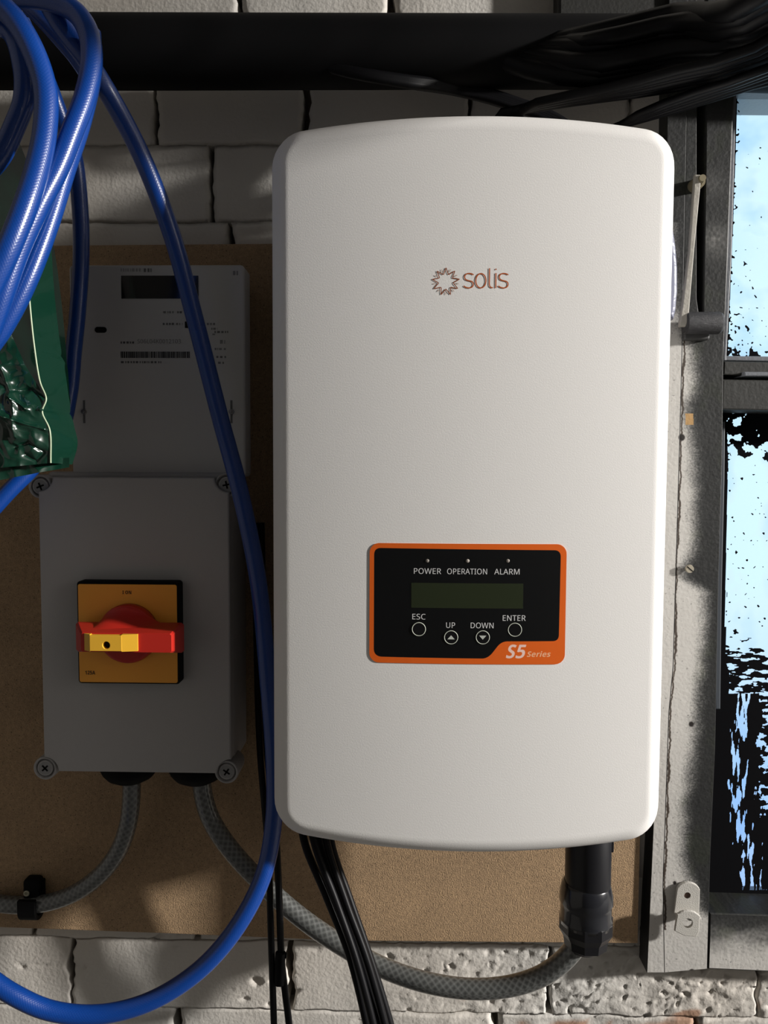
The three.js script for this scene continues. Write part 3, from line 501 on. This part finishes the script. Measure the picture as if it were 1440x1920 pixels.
  const lever = part('lever', new ConvexGeometry(hp), M.red, t);
  {   // hollow shoulder sweeping from the lever's upper edge down to the rim of the knob
    const nu = 28, nv = 14, p = [], u = [], id = [], e0 = q(156, 1186, HZ - 0.004), e1 = q(316, 1182, HZ - 0.012);
    for (let i = 0; i <= nu; i++) for (let k = 0; k <= nv; k++) {
      const t = i / nu, v = k / nv, a = lerp(158, 28, t) * D2R, top = e0.clone().lerp(e1, t), rim = V3(c.x + R * 0.97 * Math.cos(a), c.y + R * 0.97 * Math.sin(a), PZ + 0.0085);
      const x = lerp(top.x, rim.x, v), y = lerp(top.y, Math.max(rim.y, top.y - 0.001), v), z = lerp(rim.z, top.z - 0.006 * t, Math.pow(1 - v, lerp(0.55, 3.2, Math.pow(t, 0.8))));
      p.push(x, y, z); u.push(t, v);
    }
    for (let i = 0; i < nu; i++) for (let k = 0; k < nv; k++) { const a = i * (nv + 1) + k; id.push(a, a + nv + 1, a + nv + 2, a, a + nv + 2, a + 1); }
    const g = new THREE.BufferGeometry(); g.setAttribute('position', new THREE.Float32BufferAttribute(p, 3)); g.setAttribute('uv', new THREE.Float32BufferAttribute(u, 2)); g.setIndex(id); g.computeVertexNormals();
    part('lever_shoulder', g, M.red, t);
  }
  // padlock slide: raised middle with a hole, both ends chamfered down
  const TZ = HZ + 0.0042, ya = q(155, 1221.5, TZ), yb = q(255.5, 1190.5, TZ), m0 = ya.x + 0.0056, m1 = yb.x - 0.0118;
  const ys = shapeOf([V3(m0, ya.y + 0.0004), V3(m1, ya.y + 0.0004), V3(m1, yb.y - 0.0006), V3(m0, yb.y - 0.0006)]);
  const hole = q(199, 1210, TZ), hp2 = new THREE.Path(); hp2.absarc(hole.x, hole.y, 0.0030, 0, 2 * Math.PI, true); ys.holes.push(hp2);
  const wedge = (xa, za, xb, zb) => { const f = []; for (const y of [ya.y, yb.y]) f.push(V3(xa, y, HZ - 0.001), V3(xb, y, HZ - 0.001), V3(xa, y, za), V3(xb, y, zb)); const g = new ConvexGeometry(f); g.setAttribute('uv', new THREE.Float32BufferAttribute(new Float32Array(g.attributes.position.count * 2), 2)); return g; };
  part('lock_hole', cyl(hole, 0.0028, 0.0028, HZ - 0.001, HZ + 0.0005, 20), M.blackMatt, lever);
  part('padlock_tab', merge([extrude(ys, HZ - 0.001, TZ, 0.0003), wedge(ya.x, HZ + 0.0006, m0 + 0.0002, TZ - 0.0002), wedge(m1 - 0.0002, TZ - 0.0002, yb.x, HZ + 0.0014)]), M.yellow, lever, 'bright yellow padlock slide with one hole');
  for (const [px, w] of [[244, 1], [371, 1]]) {
    const gc = q(px, 1450, 0.057), R2 = 0.0262;
    part('cable_gland', lathe([[0.0001, 0.016], [R2, 0.016], [R2, -0.0045], [R2 * 0.94, -0.0085], [R2 * 0.78, -0.0135], [R2 * 0.52, -0.0172], [0.0095, -0.0185], [0.0088, -0.0165]], V3(gc.x, y0 - 0.0045 , 0.057), 40), M.blackMatt, t);
  }
}

// ------------------------------------------------------------------ electricity meter
{
  const FZ = 0.076, q = (px, py, z = FZ) => P(px, py, z), a = q(136, 893), b = q(458, 496), x0 = a.x, x1 = b.x, y0 = a.y, y1 = b.y;
  const t = thing('electricity_meter', 'pale grey electricity meter with dark display and barcode, above the switch box', 'meter', V3((x0 + x1) / 2, y0, 0.019));
  const bk = q(464, 700, 0.05).x;
  part('base', box(x0 + 0.006, x1 - 0.009, y0, y1 - 0.004, 0.0192, 0.055, 0.003), M.meter, t);
  part('front_cover', extrude(roundRect(x0, x1, y0, y1, 0.004), 0.050, FZ, 0.0022, 3), M.meter, t);
  const d0 = q(228, 560), d1 = q(372, 517);
  part('display', box(d0.x, d1.x, d0.y, d1.y, FZ - 0.001, FZ + 0.0004), M.glassBlack, t, 'dark glossy display window');
  const p0 = q(178, 624), p1 = q(200, 613); part('optical_port', extrude(roundRect(p0.x, p1.x, p0.y, p1.y, (p1.y - p0.y) / 2.05), FZ - 0.001, FZ + 0.0005, 0.0002), M.blackMatt, t);
  for (const [px, py, pw, ph] of [[347, 581, 6, 11], [347, 603, 6, 12]]) { const u = q(px, py + ph), v = q(px + pw, py); part('pulse_light', box(u.x, v.x, u.y, v.y, FZ - 0.001, FZ + 0.0004), M.blackMatt, t); }
  for (const px of [158, 434]) { const c = q(px, 772); part('sealing_screw', merge([cyl(c, 0.0026, 0.0021, FZ - 0.001, FZ + 0.0022, 20), cyl(V3(c.x, c.y), 0.0012, 0.0009, FZ + 0.002, FZ + 0.0034, 14)]), M.screwMetal, t); const u = box(c.x - 0.0009, c.x + 0.0009, c.y - 0.010, c.y + 0.010, FZ - 0.0005, FZ + 0.0003); part('screw_channel', u, std({ color: rgb(0.12, 0.12, 0.12), roughness: 0.6 }), t); }
  // small print
  const l0 = q(215, 690), l1 = q(450, 498), S = 4, X = (px) => (px - 215) * S, Y = (py) => (py - 498) * S;
  const print = canvasTexture(940, 768, (c) => {
    c.clearRect(0, 0, 940, 768); c.fillStyle = '#2c2c30'; c.textBaseline = 'middle';
    const bar = (px, py, w, h, al) => { c.globalAlpha = al; let x = px; while (x < px + w) { const k = 2 + rnd() * 5; c.fillRect(X(x), Y(py), Math.min(k, px + w - x) * S * 0.8, h * S); x += k + 0.8 + rnd() * 1.4; } c.globalAlpha = 1; };
    bar(229, 503, 38, 6, 0.35); bar(272, 503, 16, 7, 0.6); bar(437, 508, 10, 8, 0.4);
    bar(307, 583, 20, 4, 0.5); bar(333, 583, 10, 4, 0.6); bar(306, 605, 22, 4, 0.6); bar(331, 605, 12, 4, 0.5);
    bar(388, 605, 18, 4, 0.5); bar(402, 620, 26, 4, 0.55); bar(396, 614, 12, 4, 0.45); bar(398, 625, 8, 3, 0.4);
    bar(227, 640, 26, 4, 0.7); bar(227, 677, 76, 4, 0.65); bar(372, 678, 14, 4, 0.5); bar(408, 678, 13, 4, 0.5); bar(405, 667, 19, 4, 0.55); bar(402, 652, 22, 4, 0.4); bar(412, 637, 10, 7, 0.4);
    c.globalAlpha = 0.62; c.font = '44px sans-serif'; c.fillText('S06L04K0012103', X(258), Y(639.5), 82 * S); c.globalAlpha = 1;
    c.fillStyle = '#1b1b1e'; let x = 227; while (x < 356) { const w = 0.7 + rnd() * 2.0; c.fillRect(X(x), Y(659), w * S, 12 * S); x += w + 0.5 + rnd() * 0.9; }
  });
  part('printed_legend', new THREE.PlaneGeometry(l1.x - l0.x, l1.y - l0.y).translate((l0.x + l1.x) / 2, (l0.y + l1.y) / 2, FZ + 0.0003), std({ map: print, transparent: true, roughness: 0.5 }), t);
}

// ------------------------------------------------------------------ black pipe across the top
{
  const g = tube(path([[-420, 97, 0.080], [0, 97, 0.076], [190, 98, 0.072], [550, 98, 0.058], [900, 98, 0.046], [1250, 99, 0.042], [1700, 104, 0.042]]).concat([V3(1.4, 0.44, 0.05), V3(3.2, 0.46, 0.05), V3(6.195, 0.48, 0.05)]), 0.0292, 160, 40);
  solo('black_pipe', g, M.blackMatt, 'thick matt black pipe running level across the wall above everything', 'pipe');
}

// ------------------------------------------------------------------ black cables
const bundles = (list, r, label, group, name = 'black_cable') => list.forEach((pts, i) => solo(name, tube(path(pts), Array.isArray(r) ? r[i % r.length] : r, 90, 10), M.blackCable, typeof label === 'function' ? label(i) : label, 'cable', group));
// behind the inverter's top, away to the upper right
const ahead = (z, y) => [V3(0.46, y, z), V3(0.8, y + 0.09, z + 0.13), V3(1.3, y + 0.5, z + 0.24), V3(1.46 + z * 0.2, 1.885, z + 0.24)];
const upper = [];
for (let i = 0; i < 6; i++) { const k = i / 5; upper.push([[905 + 60 * k, 262 + 4 * k, 0.045], [930 + 40 * k, 218 + 2 * k, 0.050], [1010, 200 - 9 * k, 0.065 + 0.004 * i], [1120, 184 - 15 * k, 0.08 + 0.006 * i], [1250, 166 - 30 * k, 0.10 + 0.009 * i], [1440, 126 - 50 * k, 0.13 + 0.012 * i], ahead(0.20 + 0.028 * i, 0.352 + 0.016 * i)]); }
const steep = [];
for (let i = 0; i < 5; i++) { const k = i / 4; steep.push([[1105 + 22 * k, 282, 0.045], [1150 + 12 * k, 240 - 2 * k, 0.055], [1210, 222 - 14 * k, 0.072 + 0.006 * i], [1300, 196 - 22 * k, 0.092 + 0.009 * i], [1440, 153 - 26 * k, 0.12 + 0.013 * i], ahead(0.165 + 0.025 * i, 0.322 + 0.012 * i)]); }
const nth = ['lowest', 'second from the bottom', 'third from the bottom', 'fourth from the bottom', 'fifth from the bottom', 'sixth from the bottom', 'topmost'];
bundles(upper, [0.0042, 0.0038], (i) => (i === 5 ? 'topmost' : nth[i]) + ' of six black cables fanning up from behind the white inverter', 'black cables above the inverter');
bundles(steep, [0.0032, 0.0035], (i) => (i === 4 ? 'topmost' : nth[i]) + ' of five thin black cables crossing the window top corner', 'thin black cables by the window corner');
const dropping = [];
for (let i = 0; i < 4; i++) { const k = i / 3; dropping.push([[560 - 30 * k, 110, 0.056], [660, 138 - 4 * k, 0.074], [760, 156 - 7 * k, 0.066], [860 + 10 * k, 172 - 10 * k, 0.042], [950 + 10 * k, 196 - 8 * k, 0.040], [1030 + 14 * k, 228 - 6 * k, 0.040], [1090 + 14 * k, 272 - 6 * k, 0.042]]); }
bundles(dropping, 0.0042, (i) => (i === 3 ? 'topmost' : nth[i]) + ' of four black cables drooping from pipe to inverter', 'drooping black cables under the pipe');
const high = [];
for (let i = 0; i < 7; i++) { const k = i / 6; high.push([[900 + 10 * i, 98, 0.046], [1000 + 12 * i, 132 - 10 * i, 0.074], [1120, 146 - 14 * i, 0.098 + 0.005 * (i % 3)], [1260, 124 - 16 * i, 0.12 + 0.006 * (i % 3)], [1440, 100 - 20 * i, 0.155 + 0.012 * i], ahead(0.29 + 0.034 * i, 0.36 + 0.026 * i)]); }
bundles(high, [0.0080, 0.0072], (i) => nth[i] + ' of seven thick black cables along the pipe front', 'black cables along the pipe');
// below the inverter
bundles([[[563, 1500, 0.09], [570, 1575, 0.105], [612, 1680, 0.118], [655, 1790, 0.13], [690, 1930, 0.14], [702, 1990, 0.142]],
  [[578, 1500, 0.095], [588, 1575, 0.112], [630, 1690, 0.126], [668, 1800, 0.138], [702, 1930, 0.148], [714, 1990, 0.15]],
  [[590, 1500, 0.088], [600, 1580, 0.102], [640, 1690, 0.115], [678, 1800, 0.126], [714, 1930, 0.136], [726, 1990, 0.138]],
  [[602, 1500, 0.095], [614, 1585, 0.110], [648, 1690, 0.122], [688, 1800, 0.134], [724, 1930, 0.143], [736, 1990, 0.146]],
  [[612, 1500, 0.086], [622, 1585, 0.098], [657, 1690, 0.110], [695, 1800, 0.121], [734, 1930, 0.131], [746, 1990, 0.133]]],
  [0.0034, 0.0032], (i) => ['leftmost', 'second from left', 'middle', 'second from right', 'rightmost'][i] + ' of five black cables slanting down under the inverter', 'slanting black cables below the inverter');
bundles([[[478, 980, 0.045], [481, 1200, 0.048], [487, 1400, 0.06], [503, 1600, 0.085], [508, 1750, 0.095], [514, 1930, 0.10], [516, 1990, 0.10]]], 0.0030, 'left of two thin black cables hanging straight beside the blue hose loop');
{
  const g = tube(path([[490, 980, 0.04], [494, 1200, 0.043], [500, 1400, 0.06], [517, 1560, 0.085], [524, 1700, 0.093], [528, 1800, 0.096], [543, 1930, 0.10], [547, 1990, 0.10]]), 0.0031, 110, 10);
  const t = thing('black_cable', 'thin black cable with a short taped knot, hanging beside the blue hose', 'cable', P(543, 1930, 0.1));
  part('sheath', g, M.blackCable, t);
  part('tape_knot', tube(path([[526, 1786, 0.098], [525, 1812, 0.099], [524, 1845, 0.1]]), 0.0046, 20, 10), M.blackMatt, t);
  part('tape_end', box(P(527, 1795, 0.1).x, P(537, 1795, 0.1).x, P(530, 1798, 0.1).y, P(530, 1790, 0.1).y, 0.096, 0.100, 0.0008), M.blackMatt, t);
}

// ------------------------------------------------------------------ blue hose
const hose = (pts, label, r = 0.0074) => solo('blue_hose', tube(path(pts), r, 200, 18), M.blue, label, 'hose', undefined);
hose([[60, -60, 0.20], [110, 40, 0.19], [160, 108, 0.182], [200, 170, 0.165], [262, 285, 0.145], [322, 440, 0.126], [366, 600, 0.113], [412, 780, 0.109], [452, 930, 0.109], [484, 1090, 0.107], [503, 1280, 0.110], [514, 1430, 0.118], [513, 1540, 0.126], [494, 1640, 0.136], [446, 1735, 0.148], [372, 1820, 0.155], [280, 1878, 0.162], [185, 1902, 0.168], [95, 1895, 0.174], [20, 1862, 0.18], [-40, 1820, 0.18]], 'long blue hose sweeping down past the meter and looping back at lower left', 0.0072);
hose([[40, 40, 0.135], [75, 120, 0.128], [112, 215, 0.112], [138, 290, 0.098], [150, 390, 0.089], [152, 480, 0.086], [146, 580, 0.086], [138, 660, 0.086], [130, 740, 0.087], [108, 822, 0.094], [62, 876, 0.106], [16, 922, 0.115], [-30, 972, 0.12], [-90, 1030, 0.12]], 'dark blue hose dropping behind the green bag along the meter edge', 0.0068);
hose([[-40, 10, 0.19], [30, -6, 0.195], [95, 2, 0.2], [140, 22, 0.204], [166, 62, 0.208], [172, 115, 0.212], [160, 180, 0.218], [136, 245, 0.225], [108, 315, 0.232], [72, 385, 0.240], [34, 470, 0.246], [2, 560, 0.25], [-30, 650, 0.25]], 'blue hose loop with an arched top, furthest out over the pipe', 0.0072);
hose([[-10, 0, 0.23], [30, 40, 0.232], [64, 100, 0.234], [85, 170, 0.236], [84, 245, 0.240], [70, 315, 0.246], [46, 390, 0.254], [14, 470, 0.26], [-24, 550, 0.262]], 'bright blue hose loop crossing in front at the left edge', 0.0076);
hose([[170, 60, 0.196], [172, 130, 0.200], [152, 225, 0.206], [122, 318, 0.213], [97, 400, 0.221], [74, 466, 0.228], [48, 530, 0.234], [18, 590, 0.238], [-14, 640, 0.24], [-60, 690, 0.24]], 'lowest bright blue hose strand curving over the green bag top', 0.0070);
hose([[-30, 40, 0.17], [20, 60, 0.172], [44, 130, 0.175], [44, 190, 0.178], [26, 240, 0.18], [2, 290, 0.184], [-40, 340, 0.19]], 'dim blue hose strand in the upper left corner behind the loops', 0.0074);
hose([[10, -30, 0.16], [66, 20, 0.16], [112, 70, 0.16], [150, 116, 0.165], [168, 150, 0.172], [150, 230, 0.20]], 'short dim blue hose strand passing under the arched loop', 0.0066);

// ------------------------------------------------------------------ green plastic bag
{
  const bagMat = phys({ color: rgb(0.003, 0.026, 0.015), roughness: 0.24, clearcoat: 1, clearcoatRoughness: 0.08, transmission: 0 });
  const bag = thing('plastic_bag', 'crumpled glossy dark green plastic bag hanging under the blue hose loops', 'bag', P(60, 890, 0.2));
  let creases = [];
  const sheet = (left, right, nU, nV, amp, key, fold = 0) => {                 // left and right edges are pixel curves with depth
    const cl = new THREE.CatmullRomCurve3(path(left), false, 'centripetal'), cr = new THREE.CatmullRomCurve3(path(right), false, 'centripetal'), p = [], u = [], id = [];
    for (let j = 0; j <= nV; j++) for (let i = 0; i <= nU; i++) {
      const a = cl.getPoint(j / nV), b = cr.getPoint(j / nV), t = i / nU, v = a.lerp(b, t), e = Math.min(1, 5 * Math.min(t + 0.06, 1.06 - t));
      const ridge = (s) => 1 - Math.abs(N(v.x * s + key, v.y * s * 0.8 + v.x * 9, key)) * 2.2, w = ridge(24) * 0.55 + ridge(52) * 0.38 + ridge(115) * 0.16 + 0.2 * N(v.x * 90, v.y * 70, key);
      for (const [q, h] of creases) { let d = 1; for (let m = 0; m < q.length - 1; m++) { const ax = q[m].x, ay = q[m].y, bx = q[m + 1].x - ax, by = q[m + 1].y - ay, f = Math.max(0, Math.min(1, ((v.x - ax) * bx + (v.y - ay) * by) / (bx * bx + by * by))); d = Math.min(d, Math.hypot(v.x - ax - f * bx, v.y - ay - f * by)); } v.z += h * Math.exp(-Math.abs(d) / 0.0015); }
      v.z += amp * e * w + fold * Math.sin(t * Math.PI); p.push(v.x, v.y, v.z); u.push(v.x, v.y);
    }
    for (let j = 0; j < nV; j++) for (let i = 0; i < nU; i++) { const a = j * (nU + 1) + i; id.push(a, a + 1, a + nU + 2, a, a + nU + 2, a + nU + 1); }
    const g = new THREE.BufferGeometry(); g.setAttribute('position', new THREE.Float32BufferAttribute(p, 3)); g.setAttribute('uv', new THREE.Float32BufferAttribute(u, 2)); g.setIndex(id); g.computeVertexNormals(); return g;
  };
  creases = [[[64, 662], [78, 652], [104, 655], [109, 646]], [[72, 660], [92, 686], [104, 692]], [[81, 769], [134, 772]], [[101, 565], [104, 620], [110, 655]], [[30, 735], [60, 731], [84, 747]], [[28, 744], [60, 768]], [[30, 785], [62, 797], [92, 806]], [[38, 838], [62, 830], [84, 848], [70, 864], [54, 852]], [[10, 690], [40, 760], [44, 820]], [[-20, 760], [28, 785]]].map((q, i) => [path(q.map(([x, y]) => [x, y, 0.205])), i % 3 === 1 ? -0.0034 : 0.0038]);
  part('back_panel', sheet([[-120, 250, 0.14], [-120, 560, 0.14], [-120, 880, 0.15]], [[30, 250, 0.145], [92, 420, 0.15], [128, 700, 0.155], [134, 868, 0.16]], 30, 50, 0.002, 2.2), bagMat, bag);
  part('gusset', sheet([[24, 380, 0.198], [44, 470, 0.2], [53, 535, 0.202], [64, 640, 0.204], [76, 715, 0.205], [86, 748, 0.206], [80, 772, 0.207], [92, 806, 0.206], [95, 868, 0.205]], [[92, 380, 0.16], [97, 470, 0.162], [101, 535, 0.164], [113, 640, 0.167], [125, 715, 0.17], [133, 770, 0.172], [140, 800, 0.174], [146, 832, 0.176], [136, 871, 0.178]], 60, 260, 0.0024, 4.7), bagMat, bag);
  part('front_panel', sheet([[-110, 520, 0.21], [-110, 640, 0.215], [-110, 760, 0.22], [-110, 890, 0.215]], [[14, 605, 0.206], [46, 680, 0.206], [80, 742, 0.206], [80, 772, 0.207], [92, 806, 0.206], [95, 868, 0.205]], 110, 180, 0.0075, 8.1), bagMat, bag);
  part('bottom_flap', sheet([[-110, 878, 0.214], [-110, 922, 0.214]], [[130, 858, 0.190], [130, 876, 0.190]], 110, 30, 0.006, 12.5), bagMat, bag);
  const seam = std({ color: rgb(0.42, 0.50, 0.34), roughness: 0.4 });
  part('seam', tube(path([[52, 528, 0.2035], [63, 640, 0.2055], [75, 716, 0.2065], [86.5, 748, 0.2075], [79, 772, 0.208], [93, 806, 0.2075], [95, 868, 0.2065]]), 0.0006, 90, 6), seam, bag, 'pale welded edge line');
}

// ------------------------------------------------------------------ bluish plastic sleeve tucked behind the inverter's right side
{
  const z = 0.06, pts = [[1150, 385], [1256, 388], [1264, 420], [1270, 460], [1273, 500], [1273, 545], [1270, 580], [1266, 597], [1150, 600]];
  const s = new THREE.Shape(pts.map(([x, y]) => { const p = P(x, y, z); return new THREE.Vector2(p.x, p.y); }));
  solo('plastic_sleeve', extrude(s, 0.035, z, 0.006, 4), phys({ color: rgb(0.17, 0.18, 0.25), roughness: 0.35, clearcoat: 0.4, bumpMap: plasterBump, bumpScale: 0.001 }), 'pale bluish plastic sleeve bulging from behind the white inverter', 'sleeve');
}

// ------------------------------------------------------------------ the lamp that lights the cellar
{
  const t = thing('bulkhead_lamp', 'upright white bulkhead lamp on the wall beyond the window', 'lamp', LAMP.clone());
  const dir = V3(0, 0, 0.1).sub(LAMP).normalize(), qn = new THREE.Quaternion().setFromUnitVectors(V3(0, 0, 1), dir);
  const put = (g) => g.applyQuaternion(qn).translate(LAMP.x, LAMP.y, LAMP.z);
  part('diffuser', put(new RoundedBoxGeometry(LAMP_W, LAMP_H, 0.03, 3, 0.012).translate(0, 0, -0.02)), std({ color: rgb(0.8, 0.8, 0.8), emissive: rgb(1.0, 0.965, 0.92), emissiveIntensity: 3, roughness: 0.6 }), t);
  part('housing', put(new RoundedBoxGeometry(LAMP_W + 0.03, LAMP_H + 0.03, 0.05, 3, 0.012).translate(0, 0, -0.058)), M.black, t);
  part('bracket', box(LAMP.x + 0.05, X1 + 0.002, LAMP.y - 0.03, LAMP.y + 0.03, LAMP.z, LAMP.z + 0.06, 0.004), M.castMetal, t);
}

renderer.render(scene, camera);
